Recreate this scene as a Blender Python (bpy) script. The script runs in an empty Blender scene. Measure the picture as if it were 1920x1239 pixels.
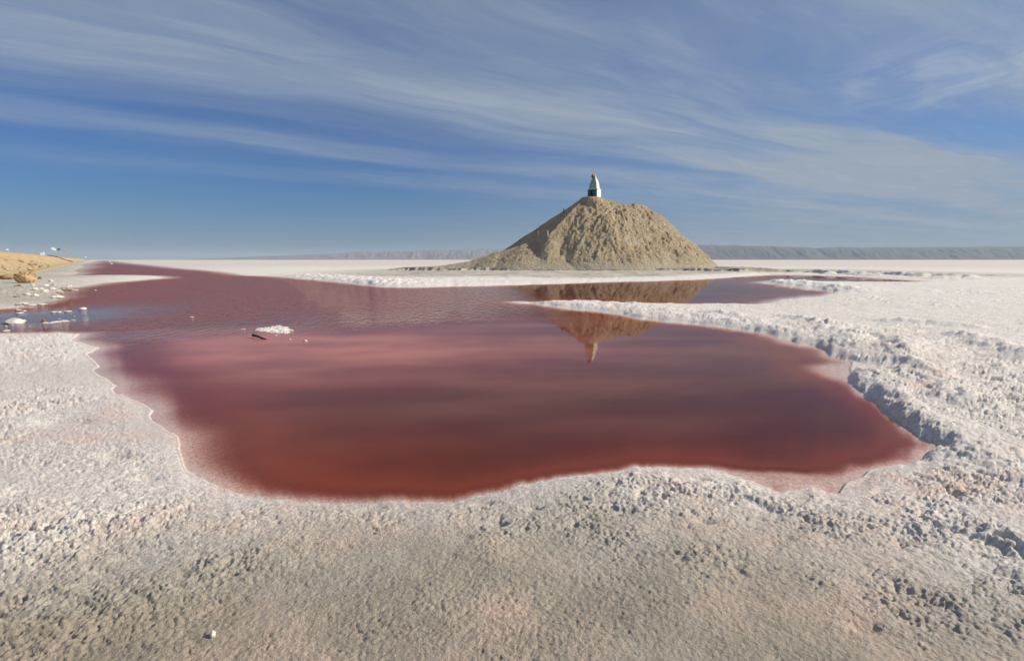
import bpy, bmesh, math, random
import numpy as np
from mathutils import Vector, Matrix, noise as mnoise
R = math.radians
S = bpy.context.scene
COL = S.collection
CAM_H = 1.70
PITCH = R(7.86)
SUN_EL, SUN_AZ = R(31), R(84)          # azimuth clockwise from +Y (the view direction)

# ------------------------------------------------------------------ camera
cam = bpy.data.cameras.new('camera'); cam_o = bpy.data.objects.new('camera', cam); COL.objects.link(cam_o)
cam.lens = 18.0; cam.sensor_width = 36.0; cam.clip_start = 0.05; cam.clip_end = 200000
cam_o.location = (0, 0, CAM_H); cam_o.rotation_euler = (R(90) - PITCH, 0, 0)
S.camera = cam_o

# ------------------------------------------------------------------ node helpers
def N(nt, typ, loc=None, **kw):
    n = nt.nodes.new(typ)
    for k, v in kw.items():
        if k.startswith('in_'):
            key = k[3:]; key = int(key) if key.isdigit() else key
            n.inputs[key].default_value = v
        else:
            setattr(n, k, v)
    return n
def math_n(nt, op, a, b=None, c=None, clamp=False):
    n = nt.nodes.new('ShaderNodeMath'); n.operation = op; n.use_clamp = clamp
    for i, v in enumerate((a, b, c)):
        if v is None: continue
        if isinstance(v, (int, float)): n.inputs[i].default_value = v
        else: nt.links.new(v, n.inputs[i])
    return n.outputs[0]
def mix_c(nt, f, a, b, mode='MIX'):
    n = nt.nodes.new('ShaderNodeMix'); n.data_type = 'RGBA'; n.blend_type = mode
    for i, v in ((0, f), (6, a), (7, b)):
        if isinstance(v, (int, float)): n.inputs[i].default_value = v
        elif isinstance(v, (tuple, list)): n.inputs[i].default_value = tuple(v) + ((1,) if len(v) == 3 else ())
        else: nt.links.new(v, n.inputs[i])
    return n.outputs[2]
def smooth_n(nt, v, a, b):
    n = nt.nodes.new('ShaderNodeMapRange'); n.interpolation_type = 'SMOOTHSTEP'
    nt.links.new(v, n.inputs[0]); n.inputs[1].default_value = a; n.inputs[2].default_value = b
    return n.outputs[0]
def noise_n(nt, vec, scale, detail=4, rough=.55, dist=0.0):
    n = nt.nodes.new('ShaderNodeTexNoise'); n.inputs['Scale'].default_value = scale
    n.inputs['Detail'].default_value = detail; n.inputs['Roughness'].default_value = rough
    n.inputs['Distortion'].default_value = dist
    if vec is not None: nt.links.new(vec, n.inputs['Vector'])
    return n.outputs[0]
def ramp_n(nt, v, stops, interp='LINEAR'):
    n = nt.nodes.new('ShaderNodeValToRGB'); cr = n.color_ramp; cr.interpolation = interp
    while len(cr.elements) < len(stops): cr.elements.new(.5)
    for e, (p, c) in zip(cr.elements, stops):
        e.position = p; e.color = (c, c, c, 1) if isinstance(c, (int, float)) else tuple(c) + (1,)
    nt.links.new(v, n.inputs[0]); return n.outputs[0]

# ------------------------------------------------------------------ world: Nishita sky with wind-drawn cirrus
w = bpy.data.worlds.new('World'); S.world = w; w.use_nodes = True
nt = w.node_tree; nt.nodes.clear()
sky = nt.nodes.new('ShaderNodeTexSky'); sky.sky_type = 'NISHITA'; sky.sun_disc = False
sky.sun_elevation = SUN_EL; sky.sun_rotation = SUN_AZ; sky.altitude = 0
sky.air_density = 1.1; sky.dust_density = 0.6; sky.ozone_density = 2.2
geo = nt.nodes.new('ShaderNodeTexCoord')
sep = nt.nodes.new('ShaderNodeSeparateXYZ'); nt.links.new(geo.outputs['Generated'], sep.inputs[0])
X, Y, Z = sep.outputs
zc = math_n(nt, 'ADD', math_n(nt, 'MAXIMUM', Z, 0.0), 0.012)
px_ = math_n(nt, 'DIVIDE', X, zc); py_ = math_n(nt, 'DIVIDE', Y, zc)
# streak frame: u runs along the wind, v across it
cu = math_n(nt, 'ADD', math_n(nt, 'MULTIPLY', px_, .84), math_n(nt, 'MULTIPLY', py_, .54))
cv = math_n(nt, 'ADD', math_n(nt, 'MULTIPLY', px_, -.54), math_n(nt, 'MULTIPLY', py_, .84))
def cmb(a, b, c=0.0):
    n = nt.nodes.new('ShaderNodeCombineXYZ')
    for i, v in enumerate((a, b, c)):
        if isinstance(v, (int, float)): n.inputs[i].default_value = v
        else: nt.links.new(v, n.inputs[i])
    return n.outputs[0]
warp = noise_n(nt, cmb(math_n(nt, 'MULTIPLY', cu, .35), math_n(nt, 'MULTIPLY', cv, .8)), 1.0, 3, .5)
cvw = math_n(nt, 'ADD', cv, math_n(nt, 'MULTIPLY', math_n(nt, 'SUBTRACT', warp, .5), 1.2))
vec1 = cmb(math_n(nt, 'MULTIPLY', cu, .22), math_n(nt, 'MULTIPLY', cvw, 1.0))
vec2 = cmb(math_n(nt, 'MULTIPLY', cu, .9), math_n(nt, 'MULTIPLY', cvw, 4.2), 3.0)
n1 = noise_n(nt, vec1, 1.0, 7, .52, .3)
n2 = noise_n(nt, vec2, 1.0, 8, .62, .5)
band = ramp_n(nt, math_n(nt, 'DIVIDE', cvw, 12.0, clamp=True),
              [(0, .85), (.12, .35), (.17, .80), (.23, .95), (.27, .95), (.315, .38), (.34, .30), (.37, .58), (.40, .58),
               (.43, .22), (.50, .34), (.58, .06), (.8, .05), (1, .10)], 'EASE')
right = smooth_n(nt, X, -.35, .65)                      # the veil thickens to the right
cover = math_n(nt, 'ADD', band, math_n(nt, 'MULTIPLY', right, .62))
tex = math_n(nt, 'ADD', math_n(nt, 'MULTIPLY', smooth_n(nt, n1, .20, .80), .85), math_n(nt, 'MULTIPLY', smooth_n(nt, n2, .25, .85), .22))
cl = math_n(nt, 'MULTIPLY', cover, math_n(nt, 'ADD', tex, .22))
cl = math_n(nt, 'MULTIPLY', cl, .88, clamp=True)
low = smooth_n(nt, Z, .24, .0)                          # low veil above the horizon
low = math_n(nt, 'MULTIPLY', math_n(nt, 'POWER', low, 2.2), math_n(nt, 'ADD', math_n(nt, 'MULTIPLY', smooth_n(nt, X, -.5, .5), .58), .32))
base = mix_c(nt, 1.0, sky.outputs[0], (.155, .44, .88), 'MULTIPLY')
veil_low = mix_c(nt, low, base, (2.45, 3.3, 4.4))
out = mix_c(nt, cl, veil_low, (3.45, 4.2, 5.2))
# fine white fibres inside the veils and one hooked wisp high on the right
n3 = noise_n(nt, cmb(math_n(nt, 'MULTIPLY', cu, 1.1), math_n(nt, 'MULTIPLY', cvw, 5.0), 7.0), 1.0, 9, .64, .7)
fib = math_n(nt, 'MULTIPLY', smooth_n(nt, n3, .42, .80), math_n(nt, 'MULTIPLY', cl, .32))
out = mix_c(nt, fib, out, (5.2, 5.9, 6.9))
ddx = math_n(nt, 'SUBTRACT', px_, 2.32); ddy = math_n(nt, 'SUBTRACT', py_, 2.80)
wr = math_n(nt, 'SQRT', math_n(nt, 'ADD', math_n(nt, 'MULTIPLY', ddx, ddx), math_n(nt, 'MULTIPLY', ddy, ddy)))
n4 = noise_n(nt, cmb(math_n(nt, 'MULTIPLY', px_, 1.8), math_n(nt, 'MULTIPLY', py_, 1.5), 2.0), 1.0, 8, .6, 1.0)
out = mix_c(nt, math_n(nt, 'MULTIPLY', smooth_n(nt, wr, 1.0, .1), math_n(nt, 'MULTIPLY', smooth_n(nt, n4, .42, .72), .6)), out, (5.0, 5.7, 6.7))
bg = nt.nodes.new('ShaderNodeBackground'); nt.links.new(out, bg.inputs[0]); bg.inputs[1].default_value = 0.09
wo = nt.nodes.new('ShaderNodeOutputWorld'); nt.links.new(bg.outputs[0], wo.inputs[0])

# ------------------------------------------------------------------ sun
sd = Vector((math.sin(SUN_AZ) * math.cos(SUN_EL), math.cos(SUN_AZ) * math.cos(SUN_EL), math.sin(SUN_EL)))
sl = bpy.data.lights.new('sun', 'SUN'); sl.energy = 5.6; sl.angle = R(.53); sl.color = (1, .915, .775)
so = bpy.data.objects.new('sun', sl); COL.objects.link(so)
so.rotation_euler = (-sd).to_track_quat('-Z', 'Y').to_euler(); so.location = (60, 10, 40)
S.view_settings.view_transform = 'Standard'; S.view_settings.look = 'None'
S.view_settings.exposure = 0.0; S.view_settings.gamma = 1.0
S.cycles.max_bounces = 8; S.cycles.transparent_max_bounces = 12; S.cycles.volume_bounces = 0
S.cycles.use_adaptive_sampling = False

# ------------------------------------------------------------------ numpy helpers
rng = np.random.RandomState(7)
PERM = rng.permutation(256).astype(np.int32); PERM = np.concatenate([PERM, PERM])
GA = rng.rand(256) * 2 * np.pi; GX = np.cos(GA).astype(np.float32); GY = np.sin(GA).astype(np.float32)
def gn(x, y, seed=0):
    x = x + seed * 17.31; y = y + seed * 9.77
    xi = np.floor(x); yi = np.floor(y); xf = (x - xi).astype(np.float32); yf = (y - yi).astype(np.float32)
    xi = xi.astype(np.int64) & 255; yi = yi.astype(np.int64) & 255
    u = xf * xf * xf * (xf * (xf * 6 - 15) + 10); v = yf * yf * yf * (yf * (yf * 6 - 15) + 10)
    def g(ix, iy, fx, fy):
        h = PERM[PERM[ix & 255] + (iy & 255)]
        return GX[h] * fx + GY[h] * fy
    a = g(xi, yi, xf, yf); b = g(xi + 1, yi, xf - 1, yf); c = g(xi, yi + 1, xf, yf - 1); d = g(xi + 1, yi + 1, xf - 1, yf - 1)
    return ((a + (b - a) * u) * (1 - v) + (c + (d - c) * u) * v) * 1.5
def fbm(x, y, o=4, seed=0, g=.5, lac=2.03):
    s = 0; a = 1; t = 0
    for k in range(o):
        s = s + a * gn(x, y, seed + k); t += a; a *= g; x = x * lac; y = y * lac
    return s / t
def ridged(x, y, o=3, seed=0, g=.5):
    s = 0; a = 1; t = 0
    for k in range(o):
        s = s + a * (1 - np.abs(gn(x, y, seed + k)) * 1.8); t += a; a *= g; x = x * 2.07; y = y * 2.07
    return s / t
def billow(x, y, o=3, seed=0, g=.5):
    s = 0; a = 1; t = 0
    for k in range(o):
        s = s + a * np.abs(gn(x, y, seed + k)) * 1.8; t += a; a *= g; x = x * 2.1; y = y * 2.1
    return s / t
def sst(a, b, x):
    t = np.clip((x - a) / (b - a), 0, 1); return t * t * (3 - 2 * t)
CP, SP = math.cos(PITCH), math.sin(PITCH)
def ray(px, py):
    """direction of a point of the survey photograph (1920 x 1239) seen from the camera"""
    ox, oy = px - 960.0, 619.5 - py
    return ox, 960 * CP + oy * SP, oy * CP - 960 * SP
def at(px, py, z=0.0):
    x, f, u = ray(px, py); u = min(u, -.45); t = (z - CAM_H) / u
    return x * t, f * t
def ht(px, py, depth):
    """height and x of what is seen at px, py if it stands at that depth"""
    x, f, u = ray(px, py); t = depth / f
    return x * t, CAM_H + u * t

# ------------------------------------------------------------------ shoreline
SHORE_PX = [(186,487.6),(182,488.6),(167,492),(151,497),(157,500.5),(138,507),(146,511.6),(125,517.4),(156,517.0),(234,516),(286,517.3),(307,520.8),
 (284,523.3),(234,527),(182,532),(146,537.6),(126,541),(118,548),(109,552),(123,556),(110,560),(99,562.5),(75,568),(62,571),(44,572),(40,577),(0,578.5),(-60,579),(-300,585),
 (-300,640),(-60,629),(0,626.5),(52,625.5),(109,625),(151,626),(146,632),(133,638),(156,642),(166,646),(187,652),(176,659),(165,664.5),(178,675),(188.6,687),(178,694.5),(190,704),(204,712),
 (219,723),(214,730),(220,739),(245,746),(262,751),(279,757.5),(293,769),(289,778),(292,787),(312,805),(341,818),(347,830),(345,841.5),(364,872),(382,884),(413,902),(439,914),(462,923),
 (493,931),(547,935),(640,939),(707,938),(753,936),(800,937),(840,937),(880,929),(940,916),(980,903),(1040,894),(1083,887),(1140,880),(1190,875),(1240,874.5),(1280,873),
 (1333,877),(1380,891),(1423,904),(1457,919),(1475,910),(1500,903),(1527,905),(1557,919),(1572,906),(1597,890),(1613,878),(1680,872),(1717,865),(1727,850),(1754,832),
 (1737,828),(1715,811),(1691,792),(1661,770),(1639,754),(1617,740),(1603,723),(1589,703),(1587,690),(1592,680),(1576,674),(1554,668),(1545,657),(1523,651),(1496,645),(1469,634),(1441,625),
 (1400,619),(1365,614),(1300,607.5),(1260,603),(1210,597),(1145,587),(1119,583),(1086,581),(1050,576),(1010,570.5),(962,567),
 (962,565.5),(1010,567),(1046,566.5),(1079,564.5),(1108,564),(1137,567),(1181,569),(1260,570),(1320,570),(1348,570),(1406,571.5),(1439,570),(1474,562),(1526,555),(1560,550),(1566,547),
 (1539,545),(1500,538.5),(1471,533.5),(1436,531),(1432,528.5),(1461,526.5),(1494,527.6),(1590,528.6),(1687,529),(1752,528.6),(1752,527.4),(1704,524.5),(1623,519),(1526,515.8),(1445,514.6),
 (1397,518),(1332,522),(1300,524),(1247,525.5),(1137,528.5),(1028,532),(919,535.5),(846,537.2),(773,539),(736,538),(700,535.5),(637,528.3),(579,523),(521,518),(462,516),(416,509),
 (387,506.5),(340,503),(296,498),(255,494),(217,489.4),(206,488.4),(196,487.6)]
SH = np.array([at(*p) for p in SHORE_PX])
def shore_sd(x, y):
    """signed distance to the waterline, positive on land"""
    best = np.full(x.shape, 1e12); inside = np.zeros(x.shape, bool)
    A = SH; B = np.roll(SH, -1, axis=0)
    for (ax, ay), (bx, by) in zip(A, B):
        dx, dy = bx - ax, by - ay
        t = np.clip(((x - ax) * dx + (y - ay) * dy) / (dx * dx + dy * dy + 1e-12), 0, 1)
        ex = x - ax - t * dx; ey = y - ay - t * dy
        np.minimum(best, ex * ex + ey * ey, out=best)
        c = ((ay > y) != (by > y))
        if abs(dy) > 1e-12: inside ^= c & (x < dx * (y - ay) / dy + ax)
    d = np.sqrt(best); return np.where(inside, -d, d)
def gauss(x, y, px, py, rx, ry=None, z=0.0, rot=0.0):
    cx, cy = at(px, py, z); ry = ry or rx; dx, dy = x - cx, y - cy
    c, s = math.cos(rot), math.sin(rot)
    return np.exp(-(((dx * c + dy * s) / rx) ** 2 + ((-dx * s + dy * c) / ry) ** 2))
def line_d(x, y, pts):
    best = np.full(x.shape, 1e12)
    for (ax, ay), (bx, by) in zip(pts[:-1], pts[1:]):
        dx, dy = bx - ax, by - ay
        t = np.clip(((x - ax) * dx + (y - ay) * dy) / (dx * dx + dy * dy + 1e-12), 0, 1)
        np.minimum(best, (x - ax - t * dx) ** 2 + (y - ay - t * dy) ** 2, out=best)
    return np.sqrt(best)

def shore_s(x, y, d):
    s = shore_sd(x, y)
    a = np.clip(d * .012, .02, .5)
    s = s + a * (fbm(x / a / 5, y / a / 5, 3, 3) * 1.3 + .35 * gn(x / a * .9, y / a * .9, 9)) - .045 * (1 - sst(5, 12, d))
    return s

def ground_height(x, y, d, s):
    """height of the salt crust and the four colour masks"""
    land = np.clip(s, 0, None)
    near = 1 - sst(14, 40, d)
    # how steep and high each stretch of bank is
    bank = .035 + 0 * x
    rb = line_d(x, y, [at(*p) for p in ((1592,700),(1625,735),(1680,780),(1740,825),(1780,850))])
    bank += .11 * np.exp(-(rb / .45) ** 2)
    sp = line_d(x, y, [at(*p) for p in ((1050,572),(1150,578),(1290,600),(1440,620),(1540,650))])
    bank += .09 * np.exp(-(sp / 1.6) ** 2)
    rd = line_d(x, y, [at(*p) for p in ((1436,529),(1500,534),(1545,541),(1568,546))])
    bank += .24 * np.exp(-(rd / 1.8) ** 2)
    fb = line_d(x, y, [at(*p) for p in ((700,535),(846,537),(1028,531),(1247,524),(1400,516),(1445,513))])
    bank += .05 * np.exp(-(fb / 3.0) ** 2)
    fr = line_d(x, y, [at(*p) for p in ((560,519),(620,524),(700,532))])
    bank += .22 * np.exp(-(fr / 4) ** 2)
    fk = line_d(x, y, [at(*p) for p in ((1500,513.5),(1600,516),(1700,520),(1800,525))])
    bank = .03 + (bank - .03) * np.clip(.85 + 1.1 * fbm(x * 1.7, y * 1.7, 4, 23, .6), .25, 1.5)
    h = bank * (1 - np.exp(-land / (.05 + .012 * d)))
    h += .13 * (1 - np.exp(-land / 3.0)) + .12 * sst(3, 12, land) * sst(20, 45, d)
    h += .38 * np.exp(-(fk / 2.0) ** 2) * np.clip(fbm(x * .5, y * .5, 3, 55) * 2.2 + .45, 0, 1) * (land > 0)
    # rough belt of lumpy crust round the pool
    wx = x + .25 * fbm(x * 1.7, y * 1.7, 2, 40); wy = y + .25 * fbm(x * 1.7, y * 1.7, 2, 44)
    ang = np.arctan2(x, y)
    leftflat = gauss(x, y, 250, 800, 1.1, 1.6) + gauss(x, y, 140, 700, 1.4, 1.4)
    belt = sst(.02, .35, land) * (1 - .75 * sst(1.3, 3.6, land)) * near
    belt_r = sst(0, .4, land) * sst(.25, .75, x / (np.abs(y) + .5)) * sst(2.3, 3.6, d) * (1 - sst(9, 22, d))
    belt = np.clip(belt * (1 - .85 * np.clip(leftflat, 0, 1)) + .62 * belt_r, 0, 1.15)
    leftr = sst(.3, .8, -x / (np.abs(y) + .5)) * sst(.3, 1.0, land) * (1 - np.clip(leftflat, 0, 1)) * sst(2.4, 3.4, d) * (1 - sst(8, 16, d))
    belt = np.clip(belt + .7 * leftr, 0, 1.15)
    patch = sst(-.35, .40, fbm(x * 1.3, y * 1.3, 4, 70, .6))
    big = billow(wx * 1.6, wy * 1.9, 3, 11)
    fx = x + .03 * gn(x * 6, y * 6, 46); fy = y + .03 * gn(x * 6, y * 6, 48)
    med = billow(x * .9 * 5.2 + .25 * wx, y * 5.6 + .25 * wy, 3, 31)
    fine = billow(fx * 14, fy * 15, 3, 51)
    crumb = gn(x * 42, y * 42, 61)
    slab = ridged(wx * 2.3, wy * 2.6, 4, 65, .6)
    vf = 1 - sst(5, 12, d)
    rough = belt * (.22 + .72 * patch) * (1 + .3 * sst(4, 9, d)) * (.35 + .65 * sst(2.1, 3.6, d))
    rough = np.maximum(rough, 0.7 * np.exp(-(rb / .55) ** 2) * (land > 0) + .45 * np.exp(-(sp / .9) ** 2) * sst(0, .3, land))
    h += rough * (.055 * (np.minimum(big, .62) - .34) * sst(2.0, 3.2, d) + .045 * np.clip(slab - .62, 0, 1) + .050 * (np.minimum(med, .48) - .31) + .052 * (np.minimum(fine, .38) - .27) * (1 - sst(8, 18, d)) + .012 * crumb * vf)
    # pits and undercut holes in the crust
    pit = sst(.42, .62, fbm(wx * 2.6, wy * 2.9, 3, 81)) * rough
    h -= .06 * pit + .03 * sst(.35, .55, fbm(x * 7, y * 7.5, 3, 84)) * rough
    # quiet ground: crumbly grain and low swells
    h += (1 - belt * .6) * sst(.0, .3, land) * (.028 * fbm(x * .9, y * .9, 4, 91) * sst(0, 1, land) + .013 * fbm(x * 14, y * 14, 4, 95, .72) * (1 - sst(7, 14, d)) + .0045 * gn(x * 55, y * 55, 99) * vf)
    # broken salt plates on the right-hand flat: long low pressure ridges
    flat = sst(.6, 2.5, land) * sst(5, 8, d) * (1 - sst(45, 80, d))
    q = ridged(wx * .42 + .2 * wy, wy * .85, 3, 120)
    ridge = np.clip(q - .74, 0, 1) * 4
    h += flat * (.08 * ridge * sst(-.2, .3, fbm(x * .22, y * .22, 2, 130)) + .035 * fbm(x * 1.1, y * 1.1, 4, 140, .6))
    for pts, hh in ((((1480,603),(1515,609),(1555,619)), .11), (((1545,627),(1600,636)), .09), (((1670,611),(1740,616),(1820,624)), .08),
                    (((1810,640),(1860,660),(1925,683)), .13), (((1340,596),(1385,601)), .08), (((1590,648),(1640,644),(1700,655)), .11),
                    (((1690,662),(1700,690),(1760,730),(1800,760)), .10)):
        L = line_d(x, y, [at(*p) for p in pts])
        h += hh * np.exp(-(L / .32) ** 2) * (.6 + .9 * np.abs(gn(x * 3, y * 3, 150)))
    h += .05 * gauss(x, y, 1650, 665, .9, .7)
    h -= .07 * gauss(x, y, 1640, 690, .6, .5)
    # clod and cracked crust at the right edge, hollow in the middle foreground, small pits
    for px, py, r, a in ((1890,1035,.14,.035),(1860,1015,.10,.025),(1905,1055,.10,.03)):
        h += a * gauss(x, y, px, py, r, r * .6, rot=-.6) * (1 + .5 * gn(x * 14, y * 14, 3))
    for px, py, r, a in ((935,995,.045,.06),(790,955,.06,.04),(278,905,.08,.05),(118,800,.22,.08),(215,865,.12,.05),(700,960,.07,.03),(905,952,.07,.045),
                         (1870,1048,.13,.05),(1400,1140,.10,.015),(1325,997,.05,.03),(1440,965,.09,.03),(1000,965,.06,.03),(1310,907,.07,.03),(1620,1210,.06,.03),(1670,1113,.03,.02)):
        h -= a * gauss(x, y, px, py, r, r * .6)
    h += .13 * np.clip(gauss(x, y, 70, 550, 4, 5) + gauss(x, y, 110, 545, 3, 4), 0, 1) * sst(0, .3, land) * billow(x * 1.3, y * 1.1, 4, 158, .6)
    # faint low terrace that carries the mound
    ledge_in = sst(66.4, 66.55, y + 2.2 * fbm(x * .25, y * .12, 5, 160, .6) + .014 * (x - 5) ** 2 * (x > 24) * .12 + np.clip(-x - 3, 0, 99) * .03 * 1)
    ledge = ledge_in * sst(-17, -14, x + 1.2 * gn(y * .3, x * .1, 5)) * (1 - sst(32, 36, x)) * (1 - sst(95, 110, y))
    h += (.16 + .22 * sst(-.3, .3, fbm(x * .3, y * .05, 3, 161))) * ledge
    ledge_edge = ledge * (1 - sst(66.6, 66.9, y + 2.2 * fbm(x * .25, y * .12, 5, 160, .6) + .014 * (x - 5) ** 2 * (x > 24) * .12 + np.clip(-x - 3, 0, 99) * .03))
    mid = sst(1.6, 5, land) * sst(42, 46, y) * (1 - sst(72, 90, y)) * sst(-30, -10, x) * (1 - sst(38, 60, x))
    h += .10 * mid * ridged(x * .25, y * .5, 3, 170)
    # far flat
    h += sst(80, 200, d) * (.10 * fbm(x * .02, y * .02, 3, 180))
    # lake bed
    bed = np.clip(-s, 0, None)
    h = np.where(s > 0, np.maximum(h, .014 * np.clip(s / .012, 0, 1)), -.075 * (1 - np.exp(-bed / (1.1 + .06 * d))) - .003 + .008 * (fbm(x * 4, y * 4, 4, 190) - .3) * np.clip(bed, 0, 1))
    # colour masks
    wet = (np.clip(leftflat, 0, 1) * .55 + np.exp(-land / .35) * .35 * sst(.02, .12, land)) * near
    tan = sst(4.4, 2.3, d + .5 * fbm(x * 1.2, y * 1.2, 3, 200)) * .9 + .35 * sst(.3, 1, -x / (np.abs(y) + .5)) * sst(4.5, 2.5, d)
    tan = np.maximum(tan, np.clip(1.0 * mid * (.7 + .8 * fbm(x * .3, y * .6, 3, 205)), 0, 1) + ledge * .9)
    tan = np.maximum(tan, .30 * sst(70, 160, d))
    embk = (x + 56.6) * (-.773) + (y - 57) * (-.634)
    tan = np.maximum(tan, .75 * sst(-15, -2, embk + 5 * fbm(x * .08, y * .08, 3, 210)) * sst(20, 30, d))
    pink = np.clip(.22 + 1.2 * fbm(x * .9, y * 1.1, 3, 220), 0, 1) * near * sst(6, .3, land) + .9 * gauss(x, y, 1660, 930, .55, .35) + .35 * gauss(x, y, 980, 1070, .3, .2) + .6 * np.exp(-land / .06) * (d < 14)
    dirt_shade = np.clip(fbm(x * 3.1, y * 3.6, 4, 230, .6) * 1.6 - .25, 0, 1) * near + .5 * ledge + pit * .5 + 1.2 * ledge_edge * sst(-.1, .15, fbm(x * .5, y * .1, 3, 233))  # crust dirt, darker pits, plus undercut shade painted along the ledge edge
    return h, np.stack([np.clip(wet, 0, 1), np.clip(tan, 0, 1), np.clip(pink, 0, 1), np.clip(dirt_shade, 0, 1)], -1)

def grid_mesh(name, P, keep=None, attr=None, smooth=True, wrap=False):
    """P: (rows, cols, 3) -> quad mesh"""
    r, c = P.shape[:2]
    idx = np.arange(r * c).reshape(r, c)
    if wrap: idx = np.concatenate([idx, idx[:, :1]], 1)
    q = np.stack([idx[:-1, :-1], idx[:-1, 1:], idx[1:, 1:], idx[1:, :-1]], -1).reshape(-1, 4)
    co = P.reshape(-1, 3)
    if keep is not None:
        kv = keep.reshape(-1); q = q[kv[q].any(1)]
        used = np.zeros(len(co), bool); used[q.reshape(-1)] = True
        remap = np.cumsum(used) - 1; q = remap[q]; co = co[used]
        attr = {k: v.reshape(len(used), -1)[used] for k, v in (attr or {}).items()}
    me = bpy.data.meshes.new(name)
    me.vertices.add(len(co)); me.vertices.foreach_set('co', co.astype(np.float32).reshape(-1))
    me.loops.add(q.size); me.loops.foreach_set('vertex_index', q.astype(np.int32).reshape(-1))
    me.polygons.add(len(q)); me.polygons.foreach_set('loop_start', np.arange(0, q.size, 4, dtype=np.int32))
    me.polygons.foreach_set('loop_total', np.full(len(q), 4, np.int32))
    if smooth: me.polygons.foreach_set('use_smooth', np.ones(len(q), bool))
    me.update(calc_edges=True)
    for k, v in (attr or {}).items():
        a = me.color_attributes.new(name=k, type='FLOAT_COLOR', domain='POINT')
        v = v.reshape(len(co), -1).astype(np.float32)
        if v.shape[1] < 4: v = np.concatenate([v, np.ones((len(co), 4 - v.shape[1]), np.float32)], 1)
        a.data.foreach_set('color', v.reshape(-1))
    return me
def link(name, me, mat=None, parent=None, **props):
    o = bpy.data.objects.new(name, me); COL.objects.link(o)
    if mat is not None: me.materials.append(mat)
    if parent is not None: o.parent = parent
    for k, v in props.items(): o[k] = v
    return o

def new_mat(name):
    m = bpy.data.materials.new(name); m.use_nodes = True; t = m.node_tree
    b = t.nodes['Principled BSDF']; return m, t, b
def bump_n(t, h, strength, dist, normal=None):
    n = t.nodes.new('ShaderNodeBump'); n.inputs['Strength'].default_value = strength; n.inputs['Distance'].default_value = dist
    t.links.new(h, n.inputs['Height'])
    if normal is not None: t.links.new(normal, n.inputs['Normal'])
    return n.outputs[0]

# ------------------------------------------------------------------ salt material
mat_salt, t, b = new_mat('salt_crust')
tc = t.nodes.new('ShaderNodeTexCoord'); g = t.nodes.new('ShaderNodeNewGeometry')
pos = g.outputs['Position']
at_ = t.nodes.new('ShaderNodeAttribute'); at_.attribute_name = 'mask'
sp_ = t.nodes.new('ShaderNodeSeparateColor'); t.links.new(at_.outputs['Color'], sp_.inputs[0])
wet, tan, pnk, dirt_shade = sp_.outputs[0], sp_.outputs[1], sp_.outputs[2], at_.outputs['Alpha']
na = noise_n(t, pos, 2.2, 6, .6); nb = noise_n(t, pos, 26, 5, .65); nc = noise_n(t, pos, 140, 3, .7); nd = noise_n(t, pos, .12, 5, .6)
white = mix_c(t, smooth_n(t, nb, .38, .60), (.64, .57, .51), (.90, .855, .81))
c1 = mix_c(t, math_n(t, 'MULTIPLY', tan, .95), white, mix_c(t, smooth_n(t, na, .35, .68), (.25, .215, .155), (.37, .325, .245)))
c1 = mix_c(t, math_n(t, 'MULTIPLY', wet, .7), c1, (.52, .47, .46))
c1 = mix_c(t, math_n(t, 'MULTIPLY', pnk, math_n(t, 'ADD', math_n(t, 'MULTIPLY', smooth_n(t, na, .4, .7), .5), .15)), c1, (.78, .48, .38))
c1 = mix_c(t, math_n(t, 'MULTIPLY', smooth_n(t, math_n(t, 'MULTIPLY', dirt_shade, nb), .15, .5), .75), c1, (.42, .36, .33))
c1 = mix_c(t, math_n(t, 'MULTIPLY', smooth_n(t, nc, .52, .75), .35), c1, (.40, .36, .33))
c1 = mix_c(t, math_n(t, 'MULTIPLY', smooth_n(t, nc, .5, .28), .3), c1, (.88, .86, .84))
c1 = mix_c(t, math_n(t, 'MULTIPLY', smooth_n(t, nd, .40, .7), .22), c1, (.62, .55, .46))
t.links.new(c1, b.inputs['Base Color'])
ledge_shade = math_n(t, 'MULTIPLY', tan, dirt_shade)
c1 = mix_c(t, smooth_n(t, ledge_shade, .62, .95), c1, (.10, .08, .06))  # near-black colour painting the shaded undercut of the ledge
ne = noise_n(t, pos, .02, 6, .65)
c1 = mix_c(t, math_n(t, 'MULTIPLY', smooth_n(t, ne, .5, .72), .25), c1, (.60, .50, .38))
t.links.new(c1, b.inputs['Base Color'])
b.inputs['Roughness'].default_value = .75; b.inputs['Specular IOR Level'].default_value = .25
hgt = math_n(t, 'ADD', math_n(t, 'MULTIPLY', noise_n(t, pos, 34, 6, .68), 1.0), math_n(t, 'MULTIPLY', nc, .35))
n_ = bump_n(t, hgt, .9, .028)
n_ = bump_n(t, noise_n(t, pos, 3.1, 8, .75), .25, .08, n_)
t.links.new(n_, b.inputs['Normal'])

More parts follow.
